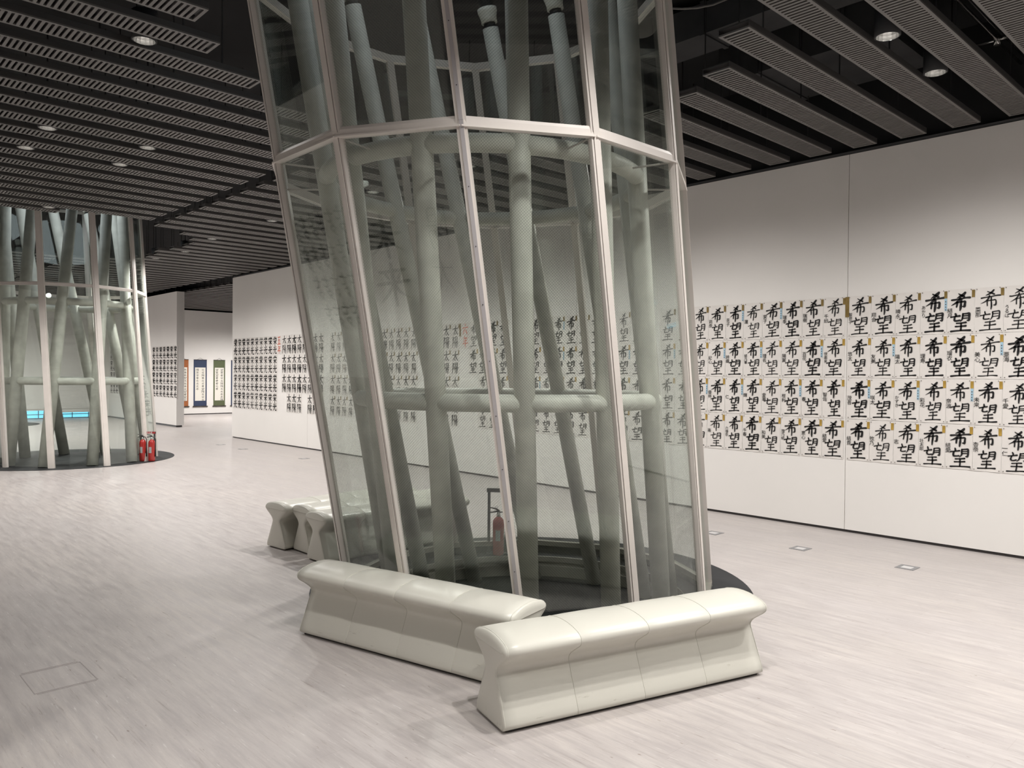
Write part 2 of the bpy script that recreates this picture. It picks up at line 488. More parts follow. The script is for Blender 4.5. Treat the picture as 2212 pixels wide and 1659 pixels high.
def cut(segs, g):
    if not g: return segs
    o = []
    for a, b in segs:
        if b <= g[0] or a >= g[1]: o.append((a, b)); continue
        if g[0] - a > 0.25: o.append((a, g[0]))
        if b - g[1] > 0.25: o.append((g[1], b))
    return o
N_LOUV = 58
for k in range(-7, N_LOUV):
    x0 = SX0 - PITCH * k
    xc = x0 + SWID / 2
    segs = [(0.45, 3.84), (4.02, 7.335)]
    if k > 33: segs.append((7.98, 11.6))
    segs = cut(segs, near_gap(xc, (-4.10, 3.45), 1.72))
    segs = cut(segs, near_gap(xc, (-3.82, 3.12), 1.50))
    segs = cut(segs, near_gap(xc, (-13.60, 3.30), 1.75))
    segs = cut(segs, near_gap(xc, (-15.10, 3.60), 1.42))
    for a, b in segs:
        key = round(b - a, 3)
        if key not in LOUV: LOUV[key] = louver_mesh(b - a)
        o = link_mesh('ceiling_louver', LOUV[key], None, (x0, a, SZ))
        run = 'meeting the white wall' if b > 5.5 else 'short of the cross gap'
        if a < 7 and k < 24:
            if k < 0: lab = 'grey louver %s, %s from near tower on the pipe side' % (run, ORD[-k])
            elif k < 6: lab = 'grey louver %s, cut by the tower opening, %s from pipe side' % (run, ORD[k + 1])
            else: lab = 'slotted grey louver %s, %s from near tower towards far tower' % (run, ORD[k - 5])
        else:
            lab = 'thin distant slotted louver ' + ('beyond the end of the long white wall' if a > 7 else 'between the cross gap and the long white wall' if b > 5.5 else 'over or past the distant glass tower')
        tag(o, lab, 'ceiling panel', 'slotted louvers hung under the black ceiling', 'thing')

# services above the louvers
def add_thing_mesh(name, mb, mats, label, cat, group=None):
    return tag(mb.build(name, mats), label, cat, group, 'thing')
mb = MB()
mb.tube([(-1.84, 0.5, 4.10), (-1.84, 7.45, 4.10)], 0.013, 10)
mb.tube([(-1.80, 0.5, 4.12), (-1.80, 7.45, 4.12)], 0.008, 8)
mb.tube([(-1.84, 6.80, 4.06), (-1.84, 6.80, 4.14)], 0.024, 10)
mb.tube([(-2.35, 6.80, 4.10), (-1.30, 6.80, 4.10)], 0.010, 8)
add_thing_mesh('sprinkler_pipe', mb, M['chrome'], 'bright steel pipe with a cross joint above the louvers', 'pipe')
for i, (lo, hi, mat, lab) in enumerate([
        ((-3.9, 6.2, 4.15), (-2.4, 7.1, 4.5), 'duct', 'boxy dark duct above the louvers over the white wall joint'),
        ((-6.4, 6.3, 4.2), (-5.2, 7.2, 4.55), 'duct', 'boxy dark duct above the louvers behind the near tower'),
        ((-1.75, 4.4, 4.15), (-1.35, 7.4, 4.45), 'duct', 'long dark duct beside the bright steel pipe'),
        ((-4.9, 5.4, 4.25), (-2.2, 5.75, 4.5), 'duct', 'dark cross beam above the louvers behind the near tower')]):
    mb = MB(); mb.lohi(lo, hi)
    for t in (0.25, 0.5, 0.75):
        x = lo[0] + (hi[0] - lo[0]) * t
        mb.lohi((x - 0.02, lo[1] - 0.012, lo[2] - 0.012), (x + 0.02, hi[1] + 0.012, hi[2] + 0.012))
    for sx in (lo[0] + 0.06, hi[0] - 0.06): mb.tube([(sx, (lo[1] + hi[1]) / 2, hi[2]), (sx, (lo[1] + hi[1]) / 2, 4.6)], 0.008, 6)
    add_thing_mesh('air_duct', mb, M[mat], lab, 'duct', 'dark ducts above the louvers')
mb = MB()
for k, dx in enumerate((0, 0.035, 0.07)): mb.lohi((-2.10 + dx, 6.1, 3.98), (-2.10 + dx + 0.012, 7.2, 4.03), 0)
mb.lohi((-2.12, 6.1, 4.03), (-2.00, 7.2, 4.07), 1)
add_thing_mesh('linear_grille', mb, [M['rail'], M['duct']], 'slim three-blade air grille above the louvers beside two downlights', 'air grille')
mb = MB(); mb.lathe([(0.0, 0), (0.10, 0), (0.12, 0.03), (0.12, 0.20), (0.10, 0.22), (0, 0.22)], (0, 0, 0), 20)
o = mb.build('duct_collar', M['duct_pale'], None, (-3.55, 4.62, 4.05)); o.rotation_euler = (1.1, 0, 0.6)
tag(o, 'pale round duct end above the louvers beside the near tower', 'duct', None, 'thing')
mb = MB(); mb.tube([(-3.0 + 0.35 * math.cos(t), 4.5 + 0.1 * math.sin(2 * t), 4.2 - 0.22 * math.sin(t)) for t in [i * PI / 12 for i in range(13)]], 0.007, 6)
add_thing_mesh('loose_cable', mb, M['duct_pale'], 'loose cable sagging under the ceiling beside the near tower', 'cable')
for i, (x, y0, y1, w) in enumerate([(-7.62, 0.6, 3.8, 0.05), (-9.74, 0.6, 3.8, 0.05), (-11.44, 0.6, 3.8, 0.05)]):
    mb = MB(); mb.lohi((x, y0, 3.70), (x + w, y1, 3.76)); mb.lohi((x - 0.03, y0, 3.76), (x + w + 0.03, y1, 3.775))
    add_thing_mesh('cable_tray', mb, M['duct'], 'dark cable tray in a louver gap, %s from the near tower' % ORD[i + 1], 'cable tray', 'cable trays in the louver gaps')

# ------------------------------------------------------------------ downlights
def make_downlight():
    b = MB(); b.lathe([(0.072, 0.0), (0.078, 0.004), (0.078, 0.19), (0.070, 0.19), (0.070, 0.004), (0.072, 0.0)], n=24)
    b.f, b.mi, b.sm = b.f[:-2], b.mi[:-2], b.sm[:-2]
    b.lohi((-0.006, -0.006, 0.19), (0.006, 0.006, 0.945)); b.lohi((-0.06, -0.06, 0.186), (0.06, 0.06, 0.194))
    can = b.mesh('housing', M['steel_dark'])
    b = MB(); b.lathe([(0.069, 0.002), (0.066, 0.03), (0.052, 0.085), (0.032, 0.125), (0.030, 0.128)], n=16, smooth=False)
    for f in list(range(len(b.f))): pass
    b.f = b.f[:-2]; b.mi = b.mi[:-2]; b.sm = b.sm[:-2]
    refl = b.mesh('reflector', M['reflector'])
    b = MB(); b.lathe([(0.0, 0.05), (0.020, 0.052), (0.027, 0.075), (0.029, 0.126), (0, 0.126)], n=16)
    bulb = b.mesh('bulb', M['lamp'])
    return can, refl, bulb
CAN, REFL, BULB = make_downlight()
LAB = {(-1.93, 5.10): 'bright downlight by the steel pipe, the one farther from the white wall',
       (-1.93, 5.95): 'bright downlight by the steel pipe, the one closer to the white wall',
       (-5.32, 1.73): 'large bright downlight under the louver end at the near tower opening',
       (-7.78, 1.73): 'small downlight of the nearer crosswise pair, farther from the near tower',
       (-8.63, 1.73): 'small downlight of the farther crosswise pair, farther from the near tower',
       (-7.82, 2.58): 'small downlight of the nearer crosswise pair, closer to the near tower',
       (-8.66, 2.58): 'small downlight of the farther crosswise pair, closer to the near tower',
       (-6.05, 5.20): 'small downlight seen through the near tower, close above its pipe ring',
       (-7.88, 5.14): 'tiny downlight seen through the near tower beside a leaning pipe',
       (-15.60, 5.22): 'tiny downlight beside the top of the distant tower'}
for i, (x, y, w) in enumerate(LAMPS):
    near = [v for (a, b), v in LAB.items() if abs(a - x) < 0.2 and abs(b - y) < 0.01]
    t = thing('downlight', near[0] if near else 'unseen recessed downlight, %s of those inferred or added to light the hall' % ORD[max(1, i - 9)],
              'ceiling light', (x, y, LAMP_Z), 0, 'recessed downlights between the louvers')
    link_mesh('housing', CAN, t); link_mesh('reflector', REFL, t); link_mesh('bulb', BULB, t)
    ld = bpy.data.lights.new('downlight_beam', 'SPOT')
    ld.energy = w * LAMP_GAIN * (1.25 if y > 4.5 else 0.93)
    ld.color = LAMP_COLOR
    ld.spot_size = math.radians(160 if y > 4.5 else 136)
    ld.spot_blend = 1.0 if y > 4.5 else 0.9
    ld.shadow_soft_size = 0.045
    lo = bpy.data.objects.new('downlight_beam', ld)
    COL.objects.link(lo); lo.parent = t; lo.location = (0, 0, -0.02)

# ------------------------------------------------------------------ glass tower
def ring_pts(c, r, ph, n, z):
    return [Vector((c[0] + r * math.cos(ph + 2 * PI * i / n), c[1] + r * math.sin(ph + 2 * PI * i / n), z)) for i in range(n)]

MULL = [(-0.025, -0.03), (0.025, -0.03), (0.025, 0.006), (0.013, 0.006), (0.013, 0.011), (-0.013, 0.011), (-0.013, 0.006), (-0.025, 0.006)]
RAIL = [(-0.032, -0.028), (0.022, -0.028), (0.022, 0.004), (0.006, 0.010), (-0.024, 0.010), (-0.024, 0.018), (-0.032, 0.018)]

def pane_obj(name, q, mat, parent, thick=0.010):
    """q: four corners, bottom-left, bottom-right, top-right, top-left; thickness goes inward"""
    a, b, c, d = q
    n = (b - a).cross(d - a).normalized()
    vs_ = [p for p in q] + [p - n * thick for p in q]
    fs = [(0, 1, 2, 3), (7, 6, 5, 4), (0, 4, 5, 1), (1, 5, 6, 2), (2, 6, 7, 3), (3, 7, 4, 0)]
    mb = MB(); mb.add(vs_, fs)
    me = mb.mesh(name, mat)
    uvl = me.uv_layers.new(name='pane')
    ux = (b - a).normalized(); uy = n.cross(ux)
    for lp in me.loops:
        p = Vector(me.vertices[lp.vertex_index].co) - a
        uvl.data[lp.index].uv = (p.dot(ux), p.dot(uy))
    o = bpy.data.objects.new(name, me); COL.objects.link(o); o.parent = parent
    return o

def build_enclosure(name, label, n, R, ph, levels, glass, mull_w=1.0, detail=True, top_extra=0.0, sill=True):
    """levels: list of (cx, cy, z); a leaning polygonal glass shell with mullions on its corners"""
    base = Vector((levels[0][0], levels[0][1], 0))
    root = thing(name, label, 'glass tower', base)
    loc = lambda v: v - base
    rings = [ring_pts((l[0], l[1]), R, ph, n, l[2]) for l in levels]
    ctr = [Vector(l) for l in levels]
    prof = [(a * mull_w, c) for a, c in MULL]
    for i in range(n):
        for s in range(len(levels) - 1):
            p, q = rings[s][i].copy(), rings[s + 1][i].copy()
            out = (p - ctr[s]); out.z = 0
            mb = MB()
            mb.beam(loc(p), loc(q), prof, out)
            mo = mb.build('mullion', M['alu'], root)
            if detail:
                sb = MB()
                out_n = out.normalized()
                d = (q - p).normalized()
                nn = (out_n - d * out_n.dot(d)).normalized()
                side = d.cross(nn)
                grey = (i == 2)
                if grey:
                    sb.beam(loc(p + nn * 0.011), loc(q + nn * 0.011), [(-0.0095, 0), (0.0095, 0), (0.0095, 0.003), (-0.0095, 0.003)], nn, 0)
                    L_ = (q - p).length
                    for k in range(int(L_ / 0.29)):
                        c_ = p + d * (0.16 + 0.29 * k) + nn * 0.0145
                        sb.tube([loc(c_), loc(c_ + nn * 0.0015)], 0.0028, 8, mi=1)
                    sb.build('cover_strip', [M['alu_grey'], M['steel_dark']], mo)
                else:
                    for sx in (-0.0145, 0.0145):
                        a_ = p + side * sx + nn * 0.0065; b_ = q + side * sx + nn * 0.0065
                        sb.beam(loc(a_), loc(b_), [(-0.0012, 0), (0.0012, 0), (0.0012, 0.0012), (-0.0012, 0.0012)], nn, 0)
                    sb.build('seal_line', M['alu_line'], mo)
    for s in range(1, len(levels)):
        for i in range(n):
            p, q = rings[s][i], rings[s][(i + 1) % n]
            out = (p + q) / 2 - ctr[s]; out.z = 0
            mb = MB()
            d = (q - p).normalized()
            # profile: side axis = d x up -> vertical
            mb.beam(loc(p - d * 0.0), loc(q + d * 0.0), [(-a, c) for a, c in RAIL][::-1], out)
            mb.build('transom', M['alu'], root)
    for s in range(len(levels) - 1):
        for i in range(n):
            j = (i + 1) % n
            q = [rings[s][i], rings[s][j], rings[s + 1][j], rings[s + 1][i]]
            cen = (q[0] + q[1] + q[2] + q[3]) / 4
            nrm = (q[1] - q[0]).cross(q[3] - q[0]).normalized()
            q = [p - nrm * 0.010 for p in q]
            ux = (q[1] - q[0]).normalized()
            q = [q[0] + ux * 0.02, q[1] - ux * 0.02, q[2] - ux * 0.02, q[3] + ux * 0.02]
            q[0].z += 0.02; q[1].z += 0.02
            pane_obj('glass_pane', [loc(p) for p in q], glass, root)
    if sill:
        for i in range(n):
            p, q = rings[0][i], rings[0][(i + 1) % n]
            out = (p + q) / 2 - ctr[0]; out.z = 0
            mb = MB()
            mb.beam(loc(p), loc(q), [(-0.040, -0.035), (-0.040, 0.012), (0.0, 0.012), (0.0, -0.035)], out)
            mb.build('base_sill', M['sill'], root)
    return root, rings

def build_lattice(name, label, n, cb, rb, ph, ct, rt, tw, zt, rcol, rings_z, rring, z0=0.0, zj=3.735):
    base = Vector((cb[0], cb[1], 0))
    root = thing(name, label, 'steel column cage', base)
    lines = []
    for i in range(n):
        a = ph + 2 * PI * i / n
        P = Vector((cb[0] + rb * math.cos(a), cb[1] + rb * math.sin(a), z0))
        Q = Vector((ct[0] + rt * math.cos(a + tw), ct[1] + rt * math.sin(a + tw), zt))
        lines.append((P, Q))
        d = (Q - P) / (zt - z0)
        at = lambda z: P + d * (z - z0) - base
        mb = MB(); mb.tube([at(z0), at(zj)], rcol, 20)
        co = mb.build('column', M['steel'], root)
        mb = MB(); mb.tube([at(zj), at(zj + 0.038)], rcol * 0.72, 16); mb.build('joint_gap', M['steel_dark'], co)
        mb = MB(); mb.tube([at(zj + 0.038), at(zj + 0.07), at(zj + 0.10), at(zj + 0.115), at(zj + 0.14)], [rcol, rcol, rcol * 1.12, rcol * 1.22, rcol * 1.22], 20)
        mb.build('capital', M['steel'], co)
        mb = MB(); mb.tube([at(zj + 0.14), at(4.60)], rcol * 0.9, 16); mb.build('upper_column', M['steel_dark'], co)
    for rz in rings_z:
        pts = []
        for i in range(n):
            P, Q = lines[i]
            pts.append(P + (Q - P) * ((rz - z0) / (zt - z0)) - base)
        c = sum(pts, Vector()) / n
        R = sum(((p - c).length for p in pts)) / n
        a0 = math.atan2(pts[0].y - c.y, pts[0].x - c.x)
        for i in range(n):
            arc = []
            for t in range(7):
                a = a0 + 2 * PI * (i + t / 6) / n
                arc.append(Vector((c.x + R * math.cos(a), c.y + R * math.sin(a), rz)))
            mb = MB(); mb.tube(arc, rring, 16)
            # welded collar at the joint
            mb.tube([arc[0] * 0.94 + arc[1] * 0.06, arc[0] * 0.62 + arc[1] * 0.38], [rring * 1.18, rring], 16)
            mb.build('ring_pipe', M['steel'], root)
    return root, lines

T1 = [(-3.987, 3.916, 0.0), (-3.833, 3.314, 2.722), (-3.804, 3.075, 3.928)]
enc, rings1 = build_enclosure('glass_enclosure', 'leaning twelve-sided glass tower with off-white frames behind the two front benches', 12, 1.306, 4.445, T1, M['glass'], mull_w=1.04)
# slim stay rods from the middle rail to the ring of pipes
cmid = Vector((-3.834, 3.318, 2.70))
for i in range(12):
    p = rings1[1][i].copy(); p.z = 2.698
    d = (cmid - p); d.z = 0; d.normalize()
    mb = MB(); mb.tube([p + d * 0.02 - Vector((-3.987, 3.916, 0)), p + d * 0.25 - Vector((-3.987, 3.916, 0))], 0.006, 8)
    mb.build('stay_rod', M['alu'], enc)
lat, lines1 = build_lattice('steel_cage', 'ring of twelve pale leaning steel pipes inside the near glass tower', 12,
                            (-3.988, 3.972), 1.000, 4.44, (-3.785, 3.0715), 1.0196, 0.38, 3.985, 0.060, (1.338, 2.714), 0.051, z0=-0.234, zj=4.084)
# faint daylight that comes down the open shaft of the tower
for nm, c_, en in (('near', (-3.78, 2.98, 4.57), 6.0), ('far', (-15.2, 3.59, 4.57), 12.0)):
    ld = bpy.data.lights.new('shaft_daylight', 'AREA')
    ld.shape = 'DISK'; ld.size = 1.7; ld.energy = en; ld.color = (0.88, 0.94, 1.0)
    lo = bpy.data.objects.new('shaft_daylight', ld); COL.objects.link(lo); lo.location = c_
# dark plate on the floor and the black inner floor
def annulus(name, r0, r1, z0, z1, mat, label, c, n=96):
    mb = MB(); mb.lathe([(r0, z0), (r1, z0), (r1, z1), (r0, z1), (r0, z0)], (0, 0, 0), n, smooth=False)
    mb.f, mb.mi, mb.sm = mb.f[:-2], mb.mi[:-2], mb.sm[:-2]
    return tag(mb.build(name, mat, None, c), label, 'floor plate', None, 'thing')
annulus('floor_plate', 1.268, 1.55, 0.0, 0.005, M['ring'], 'round dark floor plate under the near glass tower', (-3.985, 3.945, 0))
mb = MB()
prof = [(1.265, -0.002), (1.265, -0.066), (1.12, -0.066)]
prof2 = [(1.12, -0.067), (1.115, -0.07), (1.115, -0.112), (1.14, -0.114), (1.14, -0.144), (1.10, -0.146), (1.10, -0.26), (1.27, -0.26), (1.27, -0.067), (1.12, -0.067)]
mb.lathe(prof, (0, 0, 0), 96, smooth=False, mi=1); mb.f, mb.mi, mb.sm = mb.f[:-2], mb.mi[:-2], mb.sm[:-2]
mb.lathe(prof2, (0, 0, 0), 96, smooth=False); mb.f, mb.mi, mb.sm = mb.f[:-2], mb.mi[:-2], mb.sm[:-2]
tag(mb.build('stepped_curb', [M['sill'], M['ring']], None, (-3.99, 3.93, 0)), 'putty-coloured stepped curb round the sunken floor inside the near tower', 'curb', None, 'thing')
mb = MB(); mb.lathe([(1.12, -0.28), (1.12, -0.236), (0.0, -0.236)], (0, 0, 0), 64, smooth=False)
tag(mb.build('sunken_floor', M['pit'], None, (-3.99, 3.93, 0)), 'black sunken floor inside the near glass tower', 'floor plate', None, 'thing')

# far tower
T2 = [(-14.514, 3.623, 0.0), (-15.001, 3.582, 2.872), (-15.34, 3.59, 4.50)]
enc2, rings2 = build_enclosure('glass_enclosure', 'distant ten-sided glass tower with a dark base, cut by the picture edge', 10, 1.229, -6.814 + 2 * PI, T2, M['glass_far'], mull_w=1.9, detail=False, sill=False)
lat2, lines2 = build_lattice('steel_cage', 'crossing pale steel pipes inside the distant glass tower', 10,
                             (-14.514, 3.623), 1.07, 0.576, (-15.15, 3.587), 0.92, 0.5, 3.65, 0.085, (1.33, 2.62), 0.06, zj=4.40)
mb = MB(); mb.lathe([(1.709, 0.0), (1.709, 0.004), (0.0, 0.004)], (0, 0, 0), 96, smooth=False)
tag(mb.build('floor_plate', M['ring'], None, (-14.852, 3.517, 0)), 'round dark floor plate under the distant glass tower', 'floor plate', None, 'thing')
mb = MB(); mb.lathe([(1.3, 0.0), (1.3, 0.004), (0.0, 0.004)], (0, 0, 0), 64, smooth=False)
tag(mb.build('floor_plate', M['ring'], None, (-25.2, 4.0, 0)), 'dark round floor plate seen through the distant tower before the blue light', 'floor plate', None, 'thing')

# ------------------------------------------------------------------ benches
HALF = [(0.0, 0.012), (0.128, 0.012), (0.1375, 0.020), (0.1375, 0.036), (0.128, 0.060), (0.066, 0.200), (0.056, 0.222), (0.053, 0.236), (0.058, 0.252),
        (0.075, 0.270), (0.112, 0.296), (0.145, 0.318), (0.157, 0.331), (0.160, 0.343), (0.156, 0.356), (0.143, 0.368), (0.118, 0.379), (0.080, 0.388), (0.040, 0.3935), (0.0, 0.395)]
PROF = HALF + [(-u, z) for u, z in HALF[-2:0:-1]]
def inset(prof, d):
    n = len(prof); out = []
    for i in range(n):
        a = Vector(prof[i - 1]); b = Vector(prof[i]); c = Vector(prof[(i + 1) % n])
        t = (c - a)
        if t.length < 1e-9: t = Vector((1, 0))
        t.normalize()
        nn = Vector((-t.y, t.x))   # left of a counter-clockwise outline is inside
        out.append((b.x + nn.x * d, b.y + nn.y * d))
    return out
BL = 1.46
def make_bench():
    n = len(PROF)
    seams = [0.0, 0.365, 0.73, 1.095, BL]
    stations = []
    for a, b in zip(seams[:-1], seams[1:]):
        for t, d in ((0.0, 0.0010), (0.012, 0.0), (0.18, -0.0018), (0.5, -0.0026), (0.82, -0.0018), (0.988, 0.0)):
            stations.append((a + (b - a) * t, d))
    stations.append((BL, 0.0010))
    stations[0] = (0.004, 0.001); stations[-1] = (BL - 0.004, 0.001)
    body = MB()
    vs_, fs = [], []
    for x, d in stations:
        for (u, z), (u0, z0) in zip(inset(PROF, d), PROF):
            vs_.append((x, u, z if z0 > 0.05 else z0))
    for i in range(len(stations) - 1):
        for k in range(n):
            l = (k + 1) % n
            fs.append((i * n + k, (i + 1) * n + k, (i + 1) * n + l, i * n + l))
    body.add(vs_, fs, 0, True)
    bm_ = body.mesh('upholstered_body', M['vinyl'])
    ends = []
    for sgn, x in ((-1, 0.004), (1, BL - 0.004)):
        e = MB(); vs_, fs = [], []
        steps = ((0.0, 0.0), (0.002, 0.006), (0.008, 0.011), (0.020, 0.015), (0.032, 0.017))
        for d, off in steps:
            for (u, z), (u0, z0) in zip(inset(PROF, d), PROF):
                bulge = off * (0.35 + 0.65 * max(0, min(1, (z0 - 0.2) / 0.15)))
                vs_.append((x + sgn * bulge, u, z if z0 > 0.05 else z0))
        for i in range(len(steps) - 1):
            for k in range(n):
                l = (k + 1) % n
                q = (i * n + k, (i + 1) * n + k, (i + 1) * n + l, i * n + l)
                fs.append(q if sgn > 0 else q[::-1])
        # strip across the centre: join left/right halves
        o = (len(steps) - 1) * n
        m = len(HALF)
        for k in range(0, m - 1):
            a, b = o + k, o + k + 1
            c, d_ = o + (n - k) % n, o + (n - k - 1) % n
            q = [a, b, d_, c]
            q = [w for i2, w in enumerate(q) if w not in q[:i2]]
            if len(q) >= 3: fs.append(tuple(q) if sgn < 0 else tuple(q[::-1]))
        e.add(vs_, fs, 0, True)
        ends.append(e.mesh('end_panel', M['vinyl']))
    up = [p for p in PROF if p[1] > 0.02]
    pip = []
    for x in seams:
        s = MB()
        order = [p for p in HALF[2:]] + [(-u, z) for u, z in HALF[-2:1:-1]]
        xx = min(max(x, 0.005), BL - 0.005)
        s.tube([(xx, u, z) for u, z in order], 0.0019, 6)
        pip.append(s.mesh('seam_piping', M['piping']))
    f = MB(); f.lohi((0.02, -0.118, 0.0), (BL - 0.02, 0.118, 0.013))
    fm = f.mesh('floor_runner', M['foot'])
    return bm_, ends, pip, fm
BM, ENDS, PIPS, RUN = make_bench()
bench0 = None
for lab, p0, ang in [
        ('cream vinyl bench in front of all, pointing at the white wall', (-2.488, 2.222), math.atan2(0.963, 0.268)),
        ('cream vinyl bench along the near glass tower, its end behind the front bench', (-4.095, 2.295), math.atan2(0.237, 0.972)),
        ('outermost of three cream vinyl benches standing behind the near glass tower', (-6.185, 3.065), math.atan2(0.99, -0.10)),
        ('middle one of three cream vinyl benches standing behind the near tower', (-5.908, 3.155), math.atan2(1.0, 0.0)),
        ('innermost of three cream vinyl benches behind the near tower, against its glass', (-5.545, 3.085), math.atan2(1.0, 0.0))]:
    if bench0 is None:
        t = thing('bench', lab, 'bench', (p0[0], p0[1], 0), ang, 'cream vinyl benches round the near glass tower')
        link_mesh('upholstered_body', BM, t)
        for e in ENDS: link_mesh('end_panel', e, t)
        for s in PIPS: link_mesh('seam_piping', s, t)
        link_mesh('floor_runner', RUN, t)
        bench0 = t
    else:
        t = copy_tree(bench0)
        t.location = (p0[0], p0[1], 0); t.rotation_euler = (0, 0, ang); t['label'] = lab

# ------------------------------------------------------------------ fire extinguishers and their stands
def make_extinguisher(label, loc, rotz, s=1.0, detail=True):
    t = thing('fire_extinguisher', label, 'fire extinguisher', loc, rotz, 'red fire extinguishers')
    t.scale = (s, s, s)
    b = MB(); b.lathe([(0.0, 0.0), (0.046, 0.0), (0.053, 0.008), (0.054, 0.03), (0.054, 0.30), (0.050, 0.325), (0.038, 0.345), (0.022, 0.357), (0.018, 0.362), (0.0, 0.364)], n=28)
    b.build('cylinder_body', M['red_paint'], t)
    b = MB(); b.lathe([(0.017, 0.360), (0.019, 0.366), (0.019, 0.385), (0.014, 0.39), (0.012, 0.405), (0.0, 0.406)], n=16)
    b.build('valve_neck', M['chrome'], t)
    b = MB()
    b.tube([(0.012, 0, 0.400), (-0.01, 0, 0.412), (-0.045, 0, 0.404), (-0.085, 0, 0.398)], [0.009, 0.010, 0.007, 0.006], 8)
    b.tube([(0.010, 0, 0.412), (-0.02, 0, 0.432), (-0.055, 0, 0.440), (-0.085, 0, 0.446)], [0.008, 0.008, 0.006, 0.005], 8)
    b.build('squeeze_handle', M['black_rubber'], t)
    b = MB(); b.tube([(-0.018 + 0.012 * math.cos(a), 0.0, 0.452 + 0.012 * math.sin(a)) for a in [2 * PI * k / 14 for k in range(14)]], 0.0025, 6, closed=True)
    b.build('safety_pin_ring', M['outlet_lid'], t)
    b = MB(); b.tube([(0.012, 0.0, 0.402), (0.04, 0.0, 0.405), (0.066, 0.0, 0.37), (0.066, 0.0, 0.20), (0.064, 0.0, 0.08)], [0.007, 0.007, 0.007, 0.008, 0.013], 8)
    b.build('hose', M['black_rubber'], t)
    b = MB()
    for k in range(7):
        a0, a1 = -PI / 2 - 0.42 + 0.12 * k, -PI / 2 - 0.42 + 0.12 * (k + 1)
        r = 0.0548
        b.add([(r * math.cos(a0), r * math.sin(a0), 0.14), (r * math.cos(a1), r * math.sin(a1), 0.14), (r * math.cos(a1), r * math.sin(a1), 0.24), (r * math.cos(a0), r * math.sin(a0), 0.24)], [(0, 1, 2, 3)])
    b.build('information_label', M['label_grey'], t)
    return t
def text_mesh(name, body, size, mat, extrude=0.0004, align='CENTER'):
    cu = bpy.data.curves.new(name, 'FONT')
    cu.body = body; cu.size = size; cu.extrude = extrude; cu.resolution_u = 2
    cu.align_x = align; cu.align_y = 'CENTER'; cu.space_line = 0.95
    o = bpy.data.objects.new(name, cu); COL.objects.link(o)
    bpy.context.view_layer.update()
    dg = bpy.context.evaluated_depsgraph_get()
    me = bpy.data.meshes.new_from_object(o.evaluated_get(dg))
    COL.objects.unlink(o); bpy.data.objects.remove(o); bpy.data.curves.remove(cu)
    me.name = name
    me.materials.clear(); me.materials.append(mat)
    return me
def make_sign_stand(label, loc, rotz, w=0.20, h=0.59, wording=True):
    t = thing('extinguisher_sign_stand', label, 'sign stand', loc, rotz, 'extinguisher sign stands')
    for sx in (-w / 2, w / 2):
        b = MB(); b.lohi((sx - 0.012, -0.008, 0.008), (sx + 0.012, 0.008, h)); b.build('post', M['stand'], t)
    b = MB(); b.lohi((-w / 2 - 0.02, -0.03, 0.0), (w / 2 + 0.02, 0.03, 0.008)); b.build('foot_plate', M['stand'], t)
    b = MB(); b.lohi((-w / 2 - 0.02, -0.010, h - 0.034), (w / 2 + 0.02, 0.010, h)); sp = b.build('sign_plate', M['stand'], t)
    b = MB(); b.lohi((-w / 2 - 0.019, -0.0125, h - 0.033), (w / 2 + 0.019, -0.010, h - 0.001)); b.build('sign_face', M['sign_red'], sp)
    me = text_mesh('sign_wording', '消 火 器', 0.028, M['sign_white'])
    link_mesh('sign_wording', me, sp, (0, -0.0135, h - 0.0175), (PI / 2, 0, 0))
    return t
a_face = math.atan2(0.684, 0.729)   # along the picture plane
make_extinguisher('red fire extinguisher behind the near glass tower, seen through its glass', (-4.985, 4.535, -0.066), a_face, 0.92)
make_sign_stand('dark sign stand over the extinguisher behind the near tower, seen from its back', (-5.010, 4.580, -0.066), a_face + PI, 0.20, 0.57)
make_extinguisher('red fire extinguisher beside the distant tower, tight against its glass', (-13.63, 4.38, 0.004), a_face)
make_extinguisher('red fire extinguisher beside the distant tower, towards the white wall', (-13.53, 4.49, 0.004), a_face)
make_sign_stand('stand with a red sign over the two extinguishers at the distant tower', (-13.66, 4.50, 0.004), a_face, 0.17, 0.485)

# ------------------------------------------------------------------ floor outlets and hatch
def make_outlet():
    b = MB(); w, d = 0.070, 0.075
    b.lohi((-w, -d, 0), (w, -d + 0.035, 0.003)); b.lohi((-w, d - 0.035, 0), (w, d, 0.003))
    b.lohi((-w, -d + 0.035, 0), (-w + 0.03, d - 0.035, 0.003)); b.lohi((w - 0.03, -d + 0.035, 0), (w, d - 0.035, 0.003))
    fr = b.mesh('outlet_frame', M['outlet'])
    b = MB(); b.lohi((-w + 0.03, -d + 0.035, 0), (w - 0.03, d - 0.035, 0.0025))
    return fr, b.mesh('outlet_lid', M['outlet_lid'])
OF, OL = make_outlet()
out0 = None
for x, y, lab in [(-4.085, 6.50, 'small grey floor outlet just past the near tower glass'), (-3.211, 6.495, 'small grey floor outlet below the joint in the white wall'),
                  (-2.324, 6.493, 'small grey floor outlet under the last hope columns'), (-12.367, 6.65, 'small floor outlet in front of the sun calligraphy, next to the tower glass'),
                  (-14.612, 6.55, 'small floor outlet below the first sun calligraphy columns'), (-15.788, 6.60, 'small floor outlet before the glory calligraphy')]:
    if out0 is None:
        t = thing('floor_outlet', lab, 'floor outlet', (x, y, 0), 0, 'flush floor outlets along the white wall')
        link_mesh('outlet_frame', OF, t); link_mesh('outlet_lid', OL, t); out0 = t
    else:
        t = copy_tree(out0); t.location = (x, y, 0); t['label'] = lab
mb = MB()
